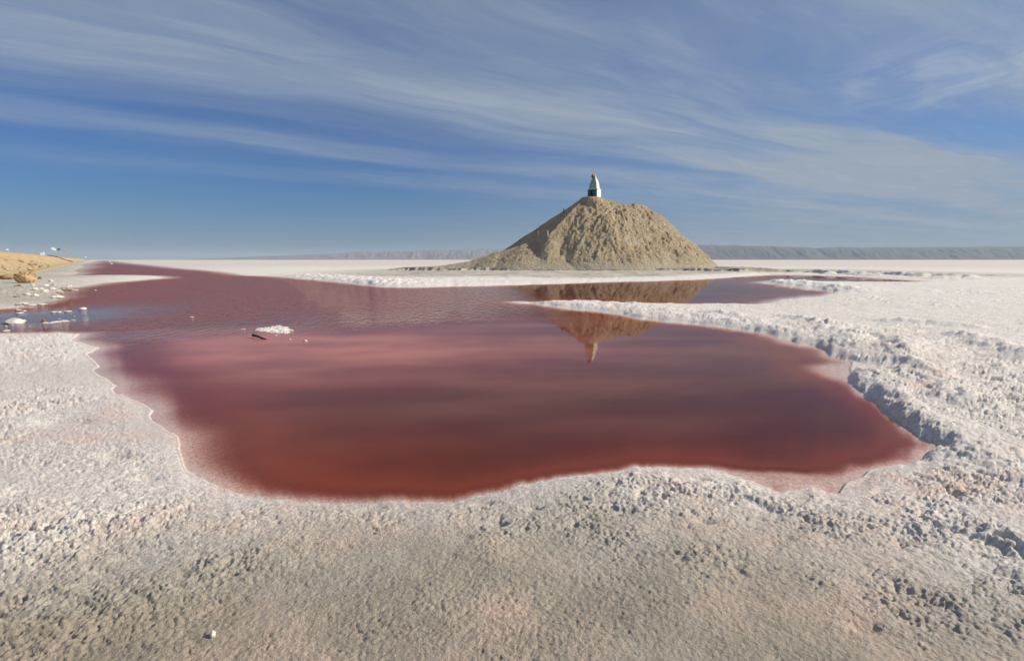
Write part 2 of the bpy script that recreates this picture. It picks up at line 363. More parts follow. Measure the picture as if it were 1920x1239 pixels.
# ------------------------------------------------------------------ ground sheet
inv = []
d = 1.25
radii = [0.25, .6, .95]
while d < 60000:
    radii.append(d); d += .09 if 63.5 < d < 72 else (max(min(d * d * .00085, d * .0085), .0016) if d < 160 else d * .03)
radii = np.array(radii)
tt = np.linspace(-1.22, 1.22, 1180)
e1, e2 = math.atan(1.22), math.atan(3.2)
side_th = np.linspace(e1, e2, 260)[1:]
th = np.concatenate([np.arctan(tt), side_th, np.linspace(e2, 2 * math.pi - e2, 60)[1:-1], 2 * math.pi - side_th[::-1]])
D, TH = np.meshgrid(radii, th, indexing='ij')
GXX = D * np.sin(TH); GYY = D * np.cos(TH)
d_ = D.reshape(-1); x_ = GXX.reshape(-1); y_ = GYY.reshape(-1)
s_ = np.full(x_.shape, 50.0); m = d_ < 2300
s_[m] = shore_s(x_[m], y_[m], d_[m])
h_ = np.full(x_.shape, .25); msk = np.zeros((len(x_), 4)); msk[:, 1] = .55
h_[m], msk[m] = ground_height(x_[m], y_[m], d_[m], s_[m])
far = sst(1500, 2300, d_); h_ = np.where(d_ > 1500, h_ * (1 - far) + .25 * far, h_)
P = np.stack([x_, y_, h_], -1).reshape(D.shape + (3,))
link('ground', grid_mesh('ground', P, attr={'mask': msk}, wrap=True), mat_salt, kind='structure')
# centre cap of the sheet, under the camera
def interp_h(x, y):
    x = np.atleast_1d(np.array(x, float)); y = np.atleast_1d(np.array(y, float)); dd = np.hypot(x, y)
    return ground_height(x, y, dd, shore_s(x, y, dd))[0]

# ------------------------------------------------------------------ water
rr = radii[(radii > 2) & (radii < 2300)][::2]
tw = np.linspace(-1.8, 1.3, 820)
D2, T2 = np.meshgrid(rr, np.arctan(tw), indexing='ij')
X2, Y2 = D2 * np.sin(T2), D2 * np.cos(T2)
s2 = shore_s(X2.reshape(-1), Y2.reshape(-1), D2.reshape(-1)).reshape(D2.shape)
def w_masks(x, y, d, s):
    bed = np.clip(-s, 0, None)
    sc = .13 + .05 * d
    left = gauss(x, y, 380, 820, .9, 1.1) + gauss(x, y, 300, 720, 1.3, 1.3)
    right = gauss(x, y, 1650, 770, 1.4, 1.6) + gauss(x, y, 1200, 900, 2.0, .7)
    sc = sc * (1 + .75 * np.clip(left, 0, 1)) * (1 - .55 * np.clip(right, 0, 1))
    sh2 = gauss(x, y, 1430, 890, .6, .16) + gauss(x, y, 1540, 905, .4, .15) + gauss(x, y, 1560, 690, .5, .5) + gauss(x, y, 1585, 705, .4, .4)
    depth = 1 - np.exp(-bed / sc)
    depth = depth * (1 - .72 * np.clip(sh2, 0, 1))
    milky = 1.0 * gauss(x, y, 600, 650, 5.8, 2.5) + .55 * gauss(x, y, 380, 700, 2.2, 1.9) + .35 * gauss(x, y, 900, 600, 6, 2.0) + .7 * gauss(x, y, 520, 632, 2.4, 1.1)
    milky = milky * (.75 + .6 * fbm(x * .35, y * .8, 4, 300)) + .25 * np.clip(fbm(x * .2, y * .7, 3, 305), 0, 1)
    orange = .95 * gauss(x, y, 540, 850, 1.5, .9, rot=-.3) + .6 * gauss(x, y, 700, 920, 1.3, .25) + .2 * gauss(x, y, 1500, 850, 1.6, .35)
    orange = orange * (.7 + .8 * fbm(x * .7, y * .9, 4, 310))
    calm_right = sst(2, 9, x) * sst(24, 30, d)
    rip = sst(11, 19, d + 1.2 * fbm(x * .3, y * .3, 3, 320) - .25 * np.clip(x + 2, 0, 9)) * sst(3.5, -4, x + .12 * (y - 15)) 
    rip = rip * (1 - .93 * np.clip(gauss(x, y, 30, 600, 2.6, 3.0) * 1.3, 0, 1))
    rip = rip * (1 - calm_right)
    return np.stack([np.clip(depth, 0, 1), np.clip(milky, 0, 1), np.clip(orange, 0, 1), np.clip(rip, 0, 1)], -1)
wm = w_masks(X2.reshape(-1), Y2.reshape(-1), D2.reshape(-1), s2.reshape(-1))
PW = np.stack([X2, Y2, np.zeros_like(X2)], -1)
pud = np.clip(1.6 * gauss(X2, Y2, 15, 600, 2.4, 3.8) + .6 * gauss(X2, Y2, 150, 632, 1.6, .7), 0, 1)
mat_w, t, b = new_mat('red_brine')
t.nodes.remove(b); mo = t.nodes['Material Output']
g = t.nodes.new('ShaderNodeNewGeometry'); pos = g.outputs['Position']
a_ = t.nodes.new('ShaderNodeAttribute'); a_.attribute_name = 'mask'
s_c = t.nodes.new('ShaderNodeSeparateColor'); t.links.new(a_.outputs['Color'], s_c.inputs[0])
dep, mil, orr, rip = s_c.outputs[0], s_c.outputs[1], s_c.outputs[2], a_.outputs['Alpha']
deep = mix_c(t, mil, (.080, .018, .009), (.47, .17, .12))
deep = mix_c(t, orr, deep, (.19, .036, .014))
deep = mix_c(t, math_n(t, 'MULTIPLY', smooth_n(t, dep, .98, .60), .8), deep, (.20, .040, .018))
deep = mix_c(t, math_n(t, 'MULTIPLY', rip, .75), deep, (.225, .055, .045))
p_ = t.nodes.new('ShaderNodeAttribute'); p_.attribute_name = 'puddle_sky'
deep = mix_c(t, math_n(t, 'MULTIPLY', p_.outputs['Fac'], .9), deep, (.155, .125, .155))  # blue sky reflection painted into the diffuse colour of the shallow corner
diff = t.nodes.new('ShaderNodeBsdfDiffuse'); t.links.new(deep, diff.inputs[0])
tr = t.nodes.new('ShaderNodeBsdfTransparent')
t.links.new(mix_c(t, smooth_n(t, dep, 0, .8), (.94, .86, .84), (.86, .36, .24)), tr.inputs[0])
body = t.nodes.new('ShaderNodeMixShader'); t.links.new(smooth_n(t, dep, .05, .75), body.inputs[0])
t.links.new(tr.outputs[0], body.inputs[1]); t.links.new(diff.outputs[0], body.inputs[2])
gl = t.nodes.new('ShaderNodeBsdfGlossy'); gl.inputs['Roughness'].default_value = .0; gl.inputs['Color'].default_value = (1, 1, 1, 1)
# Schlick reflectance from either side of the surface (light must also reach the bed from below the sheet's normal)
dotn = t.nodes.new('ShaderNodeVectorMath'); dotn.operation = 'DOT_PRODUCT'; t.links.new(g.outputs['Incoming'], dotn.inputs[0])
cosv = math_n(t, 'ABSOLUTE', dotn.outputs['Value'])
frn = math_n(t, 'ADD', math_n(t, 'MULTIPLY', math_n(t, 'POWER', math_n(t, 'SUBTRACT', 1.0, cosv, clamp=True), 5.0), .50), .012, clamp=True)
mpv = t.nodes.new('ShaderNodeMapping'); t.links.new(pos, mpv.inputs[0]); mpv.inputs['Scale'].default_value = (2.6, .9, 1)
w1 = noise_n(t, mpv.outputs[0], 1.9, 2, .5, .6); w2 = noise_n(t, mpv.outputs[0], 6.5, 3, .6, .3)
wv = math_n(t, 'ADD', math_n(t, 'MULTIPLY', w1, 1.0), math_n(t, 'MULTIPLY', w2, .35))
bn = t.nodes.new('ShaderNodeBump'); bn.inputs['Distance'].default_value = .20
t.links.new(wv, bn.inputs['Height']); t.links.new(math_n(t, 'MULTIPLY', rip, .8), bn.inputs['Strength'])
bn2 = t.nodes.new('ShaderNodeBump'); bn2.inputs['Distance'].default_value = .0009; bn2.inputs['Strength'].default_value = .5
t.links.new(noise_n(t, mpv.outputs[0], 5, 3, .6), bn2.inputs['Height']); t.links.new(bn.outputs[0], bn2.inputs['Normal'])
t.links.new(bn2.outputs[0], gl.inputs['Normal']); t.links.new(bn2.outputs[0], dotn.inputs[1])
fin = t.nodes.new('ShaderNodeMixShader'); t.links.new(frn, fin.inputs[0])
t.links.new(body.outputs[0], fin.inputs[1]); t.links.new(gl.outputs[0], fin.inputs[2])
t.links.new(fin.outputs[0], mo.inputs[0])
link('water', grid_mesh('water', PW, keep=s2 < (.25 + .01 * D2), attr={'mask': wm.reshape(D2.shape + (4,)), 'puddle_sky': np.stack([pud, pud, pud], -1)}), mat_w, kind='structure')

# ------------------------------------------------------------------ mound
MC = (11.6, 77.0); MH = 10.75
def mound_h(x, y):
    # crest from the shrine to a lower shoulder on the right
    pts = [(MC[0] - .4, MC[1], MH), (MC[0] + 1.0, MC[1], MH), (MC[0] + 4, MC[1] + .8, 10.0), (20.0, 79.5, 9.7), (21.3, 80, 9.15)]
    h = np.full(x.shape, -9.0)
    ang = np.arctan2(y - MC[1], x - MC[0])
    for (ax, ay, az), (bx, by, bz) in zip(pts[:-1], pts[1:]):
        dx, dy = bx - ax, by - ay
        t_ = np.clip(((x - ax) * dx + (y - ay) * dy) / (dx * dx + dy * dy), 0, 1)
        dd = np.hypot(x - ax - t_ * dx, y - ay - t_ * dy)
        dd = np.sqrt(dd ** 2 + .35) - .59
        h = np.maximum(h, az + (bz - az) * t_ - .93 * dd + .0035 * dd * dd)
    # spur running down towards the viewer and to the left
    (ax, ay, az), (bx, by, bz) = (MC[0] - .4, MC[1], MH), (5.0, 70.4, 4.4)
    dx, dy = bx - ax, by - ay; t_ = np.clip(((x - ax) * dx + (y - ay) * dy) / (dx * dx + dy * dy), 0, 1)
    dd = np.hypot(x - ax - t_ * dx, y - ay - t_ * dy); dd = np.sqrt(dd ** 2 + .1) - .31
    h = np.maximum(h, az + (bz - az) * t_ - .93 * dd)
    side = ((x - ax) * dy - (y - ay) * dx) / math.hypot(dx, dy)      # > 0 on the sunless side of the spur
    # left flank: a plane facing away from the sun, cutting a crease towards the viewer
    ux, uy = -.964, -.267
    hl = MH + .25 - .80 * np.clip((x - (MC[0] - .6)) * ux + (y - MC[1]) * uy, -9, None)
    back = MH + .35 - .92 * np.clip(y - MC[1] - .2, -.4, None)
    hl2 = np.minimum(np.minimum(hl, back), MH) - 9 * sst(70.6, 69.6, y)
    lside = np.where(-side * 0 + side > 0, hl2, -9)
    h = np.maximum(np.where(side > 0, np.minimum(h, hl), h), lside)
    # apron spilling to the left
    ap = [(6.0, 72.5, 4.2), (2.4, 72.5, 4.05), (-1.8, 72.0, 2.75), (-6.0, 71.5, 1.45), (-9.5, 71, .9), (-16, 70, .55)]
    for (ax, ay, az), (bx, by, bz) in zip(ap[:-1], ap[1:]):
        dx, dy = bx - ax, by - ay
        t_ = np.clip(((x - ax) * dx + (y - ay) * dy) / (dx * dx + dy * dy), 0, 1)
        dd = np.hypot(x - ax - t_ * dx, y - ay - t_ * dy)
        dd = np.sqrt(dd ** 2 + .8) - .89
        h = np.maximum(h, az + (bz - az) * t_ - .56 * dd)
    return h
ys = np.arange(62.5, 97, .115); xs = np.arange(-18, 35, .115)
YY, XX = np.meshgrid(ys, xs, indexing='ij')
mh = mound_h(XX, YY)
wxx = XX + .7 * fbm(XX * .5, YY * .5, 3, 400); wyy = YY + .7 * fbm(XX * .5, YY * .5, 3, 404)
ang = np.arctan2(YY - MC[1], XX - MC[0] - 4); rad = np.hypot(YY - MC[1], XX - MC[0] - 4)
rill = ridged(ang * 7 + .25 * fbm(XX * .4, YY * .4, 2, 410), rad * .16, 3, 412)
amp = sst(.4, 2.2, mh) * (1 - .75 * sst(MH - 1.0, MH - .1, mh))
soft = np.clip(np.exp(-((XX - 3) / 6) ** 2 - ((YY - 68) / 3.5) ** 2), 0, 1)
amp2 = amp * (1 - .6 * soft)
flank = sst(.15, -.5, (XX - 5.0) * .713 - (YY - 70.4) * .701) * (YY > 69.5)     # smoother behind the crease
amp2 = amp2 * (1 - .7 * flank)
mz = mh + amp2 * (.26 * (rill - .55) + .5 * fbm(XX * .35, YY * .35, 3, 415) + .34 * (billow(wxx * 1.1, wyy * 1.1, 4, 420, .65) - .35) + .36 * (np.minimum(billow(XX * 2.6, YY * 2.6, 4, 430, .65), .5) - .33) + .07 * gn(XX * 6.5, YY * 6.5, 440)) \
     + (1 - amp) * .10 * fbm(XX * 1.2, YY * 1.2, 4, 450)
mz = np.minimum(mz, np.where(np.hypot(XX - MC[0], YY - MC[1]) < 1.4, MH, 99))
flatten = sst(2.0, 1.2, np.hypot(XX - MC[0], YY - MC[1]))
mz = mz * (1 - flatten) + (MH - .02) * flatten
edge_h = .62
keep = mz > .42
mz = np.maximum(mz, -.4)
mat_m, t, b = new_mat('mound_earth')
g = t.nodes.new('ShaderNodeNewGeometry'); pos = g.outputs['Position']
na = noise_n(t, pos, .55, 5, .6); nb = noise_n(t, pos, 3.2, 6, .7); nc = noise_n(t, pos, 11, 4, .7)
c1 = mix_c(t, smooth_n(t, na, .35, .65), (.57, .43, .27), (.66, .55, .39))
c1 = mix_c(t, math_n(t, 'MULTIPLY', smooth_n(t, nb, .52, .72), .8), c1, (.74, .68, .58))
c1 = mix_c(t, math_n(t, 'MULTIPLY', smooth_n(t, nb, .46, .28), .75), c1, (.20, .155, .11))
c1 = mix_c(t, math_n(t, 'MULTIPLY', smooth_n(t, nc, .5, .7), .35), c1, (.14, .11, .085))
spz = t.nodes.new('ShaderNodeSeparateXYZ'); t.links.new(pos, spz.inputs[0])
c1 = mix_c(t, math_n(t, 'MULTIPLY', smooth_n(t, math_n(t, 'ADD', spz.outputs[2], math_n(t, 'MULTIPLY', nb, -2.0)), 1.6, -.6), .55), c1, (.60, .55, .46))
t.links.new(c1, b.inputs['Base Color']); b.inputs['Roughness'].default_value = .95; b.inputs['Specular IOR Level'].default_value = .1
t.links.new(bump_n(t, math_n(t, 'ADD', nb, math_n(t, 'MULTIPLY', nc, .5)), 1.0, .6), b.inputs['Normal'])
link('mound', grid_mesh('mound', np.stack([XX, YY, mz], -1), keep=keep), mat_m, kind='structure')
def mz_at(x, y):
    i = int(round((y - ys[0]) / .115)); j = int(round((x - xs[0]) / .115)); return float(mz[i, j])

# ------------------------------------------------------------------ far hills
def hills(name, dist, x0, x1, prof, depth, cols, seed, col_a, col_b):
    v = np.linspace(0, 1, 46); u = np.linspace(x0, x1, cols)
    V, U = np.meshgrid(v, u, indexing='ij')
    top = np.interp(U, [p[0] for p in prof], [p[1] for p in prof])
    top = top * (1 + .06 * fbm(U / 900, U * 0 + seed, 4, seed))
    Uw = U + 500 * fbm(U / 1500, V * 1.5, 3, seed + 20)
    g1 = ridged(Uw / 1300 + .7 * V, V * 1.3, 4, seed + 3); g2 = ridged(Uw / 380, V * 2.2, 3, seed + 7)
    rise = sst(0, .42, V + .13 * (g1 - .5) + .03 * (g2 - .5)) * (1 - .65 * sst(.7, 1, V))
    z = top * (rise * (.86 + .14 * sst(.3, .5, V))) + top * .02 * (g2 - .5) * sst(.02, .2, V)
    yy = dist + V * depth
    xx = U * (1 + V * depth / dist * .35)
    m_, t, b = new_mat(name + '_rock')
    g = t.nodes.new('ShaderNodeNewGeometry')
    nn = noise_n(t, g.outputs['Position'], .003, 6, .65)
    t.links.new(mix_c(t, smooth_n(t, nn, .35, .65), col_a, col_b), b.inputs['Base Color']); b.inputs['Roughness'].default_value = 1
    o = link('hills', grid_mesh(name, np.stack([xx, yy, z - 2 - 8 * (V == 0)], -1)), m_, kind='structure')
    return o
DR = 18000
def prof_px(pts, D): return [((px - 960) / 951 * D, max(1.0, (487 - py) / 960 * D)) for px, py in pts]
hills('dark_hills', DR, 1200 / 951 * 0 + (1180 - 960) / 951 * DR, (2700 - 960) / 951 * DR,
      prof_px([(1180,470),(1240,462),(1290,458.5),(1350,456.5),(1430,459),(1530,461),(1550,463),(1600,461.5),(1700,461.5),(1800,461),(1920,460),(2300,463),(2700,474)], DR), 3600, 900, 500,
      (.06, .05, .055), (.12, .10, .10))
DL = 26000
hills('pale_hills', DL, (330 - 960) / 951 * DL, (1280 - 960) / 951 * DL,
      prof_px([(330,486.5),(380,484),(480,480),(560,476.5),(640,473),(660,470.5),(700,471),(760,469),(800,467),(860,465.5),(950,464.5),(1050,467),(1280,470)], DL), 5200, 800, 600,
      (.16, .125, .115), (.22, .175, .155))

# ------------------------------------------------------------------ roadside embankment on the left
ED = np.array([-.634, .773]); EN = np.array([-.773, -.634]); E0 = np.array([-55.8, 57.8])
def emb_xy(t_, u_): return E0[0] + ED[0] * t_ + EN[0] * u_, E0[1] + ED[1] * t_ + EN[1] * u_
tl = np.concatenate([np.arange(-60, 120, .45), 120 * 1.012 ** np.arange(0, 260)])
ul = np.concatenate([np.linspace(-1.6, 8.5, 46), np.array([9.5, 11, 13, 15, 17, 19, 22, 26])])
TT, UU = np.meshgrid(tl, ul, indexing='ij')
ex, ey = emb_xy(TT, UU)
ez = 3.35 * sst(-1.2, 8.4, UU + .7 * fbm(TT * .12, UU * .3, 3, 500)) ** .9 * (1 - sst(17, 26, UU))
fade_e = (1 - sst(4, 9, UU) * .8)
ez = ez + fade_e * (.22 * fbm(TT * .35, UU * .6, 4, 510) + .12 * billow(TT * 1.1, UU * 1.3, 3, 515) * sst(4, 0, UU)) - .12 * (UU <= -1.5) * 4
ez += .15
mat_e, t, b = new_mat('dry_bank')
g = t.nodes.new('ShaderNodeNewGeometry'); pos = g.outputs['Position']
na = noise_n(t, pos, .35, 5, .65); nb = noise_n(t, pos, 3.0, 6, .7)
c1 = mix_c(t, smooth_n(t, na, .35, .65), (.46, .35, .20), (.54, .40, .24))
c1 = mix_c(t, math_n(t, 'MULTIPLY', smooth_n(t, nb, .50, .75), .5), c1, (.25, .16, .07))
spz = t.nodes.new('ShaderNodeSeparateXYZ'); t.links.new(pos, spz.inputs[0])
c1 = mix_c(t, math_n(t, 'MULTIPLY', smooth_n(t, math_n(t, 'ADD', spz.outputs[2], nb), 1.5, .7), .75), c1, (.46, .36, .22))
t.links.new(c1, b.inputs['Base Color']); b.inputs['Roughness'].default_value = 1; b.inputs['Specular IOR Level'].default_value = .05
t.links.new(bump_n(t, nb, .6, .3), b.inputs['Normal'])
link('embankment', grid_mesh('embankment', np.stack([ex, ey, ez], -1)), mat_e, kind='structure')
def emb_z(tv, uv):
    i = int(np.argmin(np.abs(tl - tv))); j = int(np.argmin(np.abs(ul - uv))); return float(ez[i, j])
# asphalt on top
mat_r, t, b = new_mat('asphalt')
g = t.nodes.new('ShaderNodeNewGeometry'); nn = noise_n(t, g.outputs['Position'], 2.5, 5, .6)
t.links.new(mix_c(t, nn, (.045, .044, .043), (.07, .067, .063)), b.inputs['Base Color']); b.inputs['Roughness'].default_value = .9
RT, RU = np.meshgrid(tl[::3], np.linspace(10.2, 16.2, 5), indexing='ij')
rx, ry = emb_xy(RT, RU)
link('road', grid_mesh('road', np.stack([rx, ry, np.full(rx.shape, 3.62)], -1)), mat_r, kind='structure')

# ------------------------------------------------------------------ simple materials
def flat_mat(name, col, rough=.7, var=.25, scale=6.0, bump=.3, bdist=.02, metal=0, dark=None):
    m_, t, b = new_mat(name)
    tc = t.nodes.new('ShaderNodeTexCoord'); n1 = noise_n(t, tc.outputs['Object'], scale, 5, .65)
    dk = dark or tuple(c * (1 - var) for c in col)
    t.links.new(mix_c(t, smooth_n(t, n1, .3, .7), dk, col), b.inputs['Base Color'])
    b.inputs['Roughness'].default_value = rough; b.inputs['Metallic'].default_value = metal
    t.links.new(bump_n(t, n1, bump, bdist), b.inputs['Normal']); return m_
M_white = flat_mat('white_salt_lump', (.74, .68, .63), .7, .25, 9, .6, .05)
M_rock = flat_mat('ochre_rock', (.55, .37, .20), .95, .5, 2.2, .8, .15, dark=(.20, .13, .07))
M_rockb = flat_mat('brown_rock', (.42, .24, .12), .95, .5, 3, .8, .1, dark=(.12, .07, .04))
M_tanrock = flat_mat('pale_rock', (.55, .45, .34), .95, .45, 2.5, .8, .12, dark=(.26, .20, .14))
M_wood = flat_mat('weathered_wood', (.66, .60, .48), .9, .4, 8, .5, .02)
M_dark = flat_mat('wet_dark_wood', (.045, .030, .025), .6, .4, 14, .5, .01)
M_pipe = flat_mat('black_pipe_rubber', (.03, .025, .02), .6, .3, 3, .3, .02)
M_steel = flat_mat('galvanised_post', (.45, .46, .47), .5, .2, 3, .1, .01, metal=.4)
M_wpaint = flat_mat('white_paint', (.80, .81, .83), .4, .06, 2, .05, .005)
M_orange = flat_mat('orange_paint', (.62, .27, .10), .6, .2, 2, .05, .005)
M_greensign = flat_mat('green_sign_paint', (.08, .16, .13), .5, .2, 2, .05, .005)
M_glass = flat_mat('dark_glass', (.03, .03, .045), .08, .1, 1, 0, .001)
M_tyre = flat_mat('tyre_rubber', (.03, .03, .03), .9, .2, 3, .1, .01)
M_aqua = flat_mat('pale_aqua_paint', (.62, .86, .82), .7, .12, 2.2, .3, .02, dark=(.60, .66, .58))
M_teal = flat_mat('dark_teal_paint', (.012, .15, .15), .7, .4, 2.5, .3, .02)
M_plaster = flat_mat('stained_white_plaster', (.80, .80, .70), .85, .35, 2.4, .5, .05, dark=(.50, .44, .33))
M_tealtower = flat_mat('faded_green_plaster', (.25, .42, .38), .85, .35, 2.4, .5, .05, dark=(.16, .26, .24))
M_red = flat_mat('red_paint', (.45, .02, .02), .5, .25, 4, .1, .01)
M_shadowin = flat_mat('dark_doorway', (.01, .02, .02), .9, .2, 3, .1, .01)

def bm_obj(name, fn, mat, parent=None, smooth=False, loc=None, rot=None, **props):
    bm = bmesh.new(); fn(bm); me = bpy.data.meshes.new(name)
    bmesh.ops.recalc_face_normals(bm, faces=bm.faces); bm.to_mesh(me); bm.free()
    if smooth:
        for p in me.polygons: p.use_smooth = True
    o = link(name, me, mat, parent, **props)
    if loc is not None: o.location = loc
    if rot is not None: o.rotation_euler = rot
    return o
def add_box(bm, c, s, rot=None, bevel=0):
    r = bmesh.ops.create_cube(bm, size=1); vs = r['verts']
    bmesh.ops.scale(bm, vec=s, verts=vs)
    if rot: bmesh.ops.rotate(bm, matrix=Matrix.Rotation(rot[0], 3, rot[1]), verts=vs)
    bmesh.ops.translate(bm, vec=c, verts=vs)
    if bevel:
        es = list({e for v in vs for e in v.link_edges}); bmesh.ops.bevel(bm, geom=es, offset=bevel, segments=2, affect='EDGES', profile=.6)
def add_tube(bm, pts, rads, n=10):
    rings = []
    for i, (p, r) in enumerate(zip(pts, rads)):
        p = Vector(p); a = Vector(pts[max(i - 1, 0)]); c = Vector(pts[min(i + 1, len(pts) - 1)])
        q = (c - a).normalized().to_track_quat('Z', 'Y')
        rings.append([bm.verts.new(p + q @ Vector((r * math.cos(2 * math.pi * k / n), r * math.sin(2 * math.pi * k / n), 0))) for k in range(n)])
    for A, B in zip(rings[:-1], rings[1:]):
        for k in range(n): bm.faces.new((A[k], A[(k + 1) % n], B[(k + 1) % n], B[k]))
    bm.faces.new(rings[0][::-1]); bm.faces.new(rings[-1])
def empty(name, loc, rz=0, **props):
    o = bpy.data.objects.new(name, None); COL.objects.link(o); o.location = loc; o.rotation_euler = (0, 0, rz); o.empty_display_size = .3
    for k, v in props.items(): o[k] = v
    return o
def lump(bm, sx, sy, sz, seed, rough=.35, sub=4, facet=0.0, freq=1.3):
    r = bmesh.ops.create_icosphere(bm, subdivisions=sub, radius=1)
    off = Vector((seed * 3.17, seed * 1.3, seed * 7.7))
    for v in r['verts']:
        p = v.co.copy(); n = mnoise.noise(p * freq + off) + .5 * mnoise.noise(p * freq * 2.3 + off) + .28 * mnoise.noise(p * freq * 5.1 + off)
        k = 1 + rough * n
        if facet:
            # knock flat faces into the stone
            for j in range(7):
                q = Vector((math.sin(seed * 5 + j * 2.4), math.cos(seed * 3 + j * 1.7), math.sin(j * 3.1 + seed))).normalized()
                dd = p.dot(q) * k
                if dd > facet: k *= facet / dd
        v.co = Vector((p.x * k * sx, p.y * k * sy, p.z * k * sz))

# ------------------------------------------------------------------ shrine on the mound
SZ = mz_at(*MC) - .03
shrine = empty('shrine', (12.05, 77.0, SZ), R(-32.6), label='small pointed shrine with pale aqua and dark teal walls on top of the mound', category='shrine')
W = 1.46; h2 = W / 2
# local axes: -Y face looks left-front (dark), +X face looks right-front (lit)
def wall(bm, a, b_, z0, z1, th, out):
    a, b_ = Vector(a), Vector(b_); o_ = Vector(out) * th
    vs = [bm.verts.new((p.x, p.y, z)) for z in (z0, z1) for p in (a, b_, b_ + o_, a + o_)]
    for f in ((0,1,2,3),(7,6,5,4),(0,4,5,1),(1,5,6,2),(2,6,7,3),(3,7,4,0)): bm.faces.new([vs[i] for i in f])
H1 = 1.14
bm_obj('plinth', lambda bm: add_box(bm, (0, 0, .0), (W + .22, W + .22, .16), bevel=.02), M_plaster, shrine)
bm_obj('wall', lambda bm: wall(bm, (-h2 - 0, -h2, 0), (h2, -h2, 0), .08, H1, -.12, (0, -1, 0)), M_teal, shrine, label='dark teal wall with narrow doorway')
bm_obj('wall', lambda bm: wall(bm, (h2, -h2, 0), (h2, h2, 0), .08, H1 - .002, -.12, (1, 0, 0)), M_aqua, shrine, label='pale aqua wall in sunlight')
bm_obj('wall', lambda bm: wall(bm, (h2 - .122, h2, 0), (-h2, h2, 0), .08, H1 - .004, -.12, (0, 1, 0)), M_aqua, shrine)
bm_obj('wall', lambda bm: wall(bm, (-h2, h2 - .122, 0), (-h2, -h2 + .122, 0), .08, H1 - .006, -.12, (-1, 0, 0)), M_teal, shrine)
bm_obj('doorway', lambda bm: add_box(bm, (-.14, -h2 - .012, .52), (.40, .05, .86), bevel=.01), M_shadowin, shrine)
bm_obj('cornice', lambda bm: add_box(bm, (0, 0, H1 + .03), (W + .08, W + .08, .08), bevel=.015), M_aqua, shrine)
prof = [(1.18, .62), (1.45, .585), (1.8, .535), (2.15, .455), (2.45, .36), (2.72, .25), (2.95, .15), (3.12, .075), (3.2, .05)]
def tower(side):
    def f(bm):
        rings = []
        for z, r in prof:
            cs = {'front': [(-r, -r), (r, -r)], 'right': [(r, -r), (r, r)], 'back': [(r, r), (-r, r)], 'left': [(-r, r), (-r, -r)]}[side]
            (ax, ay), (bx, by) = cs
            rings.append([bm.verts.new((ax + (bx - ax) * k / 6 , ay + (by - ay) * k / 6, z)) for k in range(7)])
        for A, B in zip(rings[:-1], rings[1:]):
            for k in range(6): bm.faces.new((A[k], A[k + 1], B[k + 1], B[k]))
    return f
for sd_, mt, lb in (('front', M_tealtower, 'faded green spire face'), ('right', M_plaster, 'stained white spire face'), ('back', M_plaster, None), ('left', M_tealtower, None)):
    o = bm_obj('spire_face', tower(sd_), mt, shrine)
    if lb: o['label'] = lb
bm_obj('spire_cap', lambda bm: add_tube(bm, [(0, 0, 3.1), (0, 0, 3.22), (.02, 0, 3.5)], [.09, .08, .03]), M_plaster, shrine)
def ball(bm):
    bmesh.ops.create_uvsphere(bm, u_segments=20, v_segments=14, radius=.24)
    bmesh.ops.scale(bm, vec=(.9, .9, 1.25), verts=bm.verts); bmesh.ops.translate(bm, vec=(-.2, -.24, 3.02), verts=bm.verts)
bm_obj('red_ball', ball, M_red, shrine, smooth=True)
fin = bm_obj('finial', lambda bm: (add_tube(bm, [(0, 0, 3.4), (-.05, -.02, 3.7), (-.14, -.05, 4.08)], [.035, .025, .018], 8),
                                   add_tube(bm, [(-.02, 0, 3.66), (-.08, -.03, 3.72), (-.09, -.03, 3.78)], [.02, .075, .02], 8)), M_steel, shrine)
bm_obj('crescent', lambda bm: add_tube(bm, [(-.14 + .11 * math.sin(a), -.05, 4.17 - .11 * math.cos(a)) for a in [x * .42 - 2.3 for x in range(12)]], [.006 + .022 * math.sin(math.pi * x / 11) for x in range(12)], 6), M_steel, fin)

# ------------------------------------------------------------------ posts on the mound's left flank
def place_on(px, py_base, ys_range):
    """the point of the mound or ground seen at this pixel"""
    for y in np.arange(*ys_range, .1):
        x, f, u = ray(px, py_base); t_ = y / f; z = CAM_H + u * t_; xx = x * t_
        if xs[0] < xx < xs[-1] and ys[0] < y < ys[-1] and mz_at(xx, y) >= z: return xx, y, mz_at(xx, y)
    return None
for px, py0, py1, lb in ((1010, 448, 434.5, 'thin weathered post standing alone against the dark left flank of the mound'),
                         (1027, 453, 434.5, 'taller weathered post beside the sunlit crease of the mound')):
    p = place_on(px, py0, (66, 90)) or (ht(px, py0, 73)[0], 73, ht(px, py0, 73)[1])
    hgt_ = (py0 - py1) / 975 * p[1]
    bm_obj('wooden_post', lambda bm: (add_tube(bm, [(0, 0, -.3), (.01, 0, hgt_ * .5), (-.04, .0, hgt_)], [.10, .095, .085], 9)), M_wood, None, loc=p, label=lb, category='post', group='posts on the flank of the mound')
p = place_on(1057, 400, (68, 90))
if p: bm_obj('stump', lambda bm: add_tube(bm, [(0, 0, -.2), (.02, 0, .3), (-.03, 0, .65)], [.10, .09, .06], 9), M_dark, None, loc=p, label='short dark stump high on the left skyline of the mound', category='post')

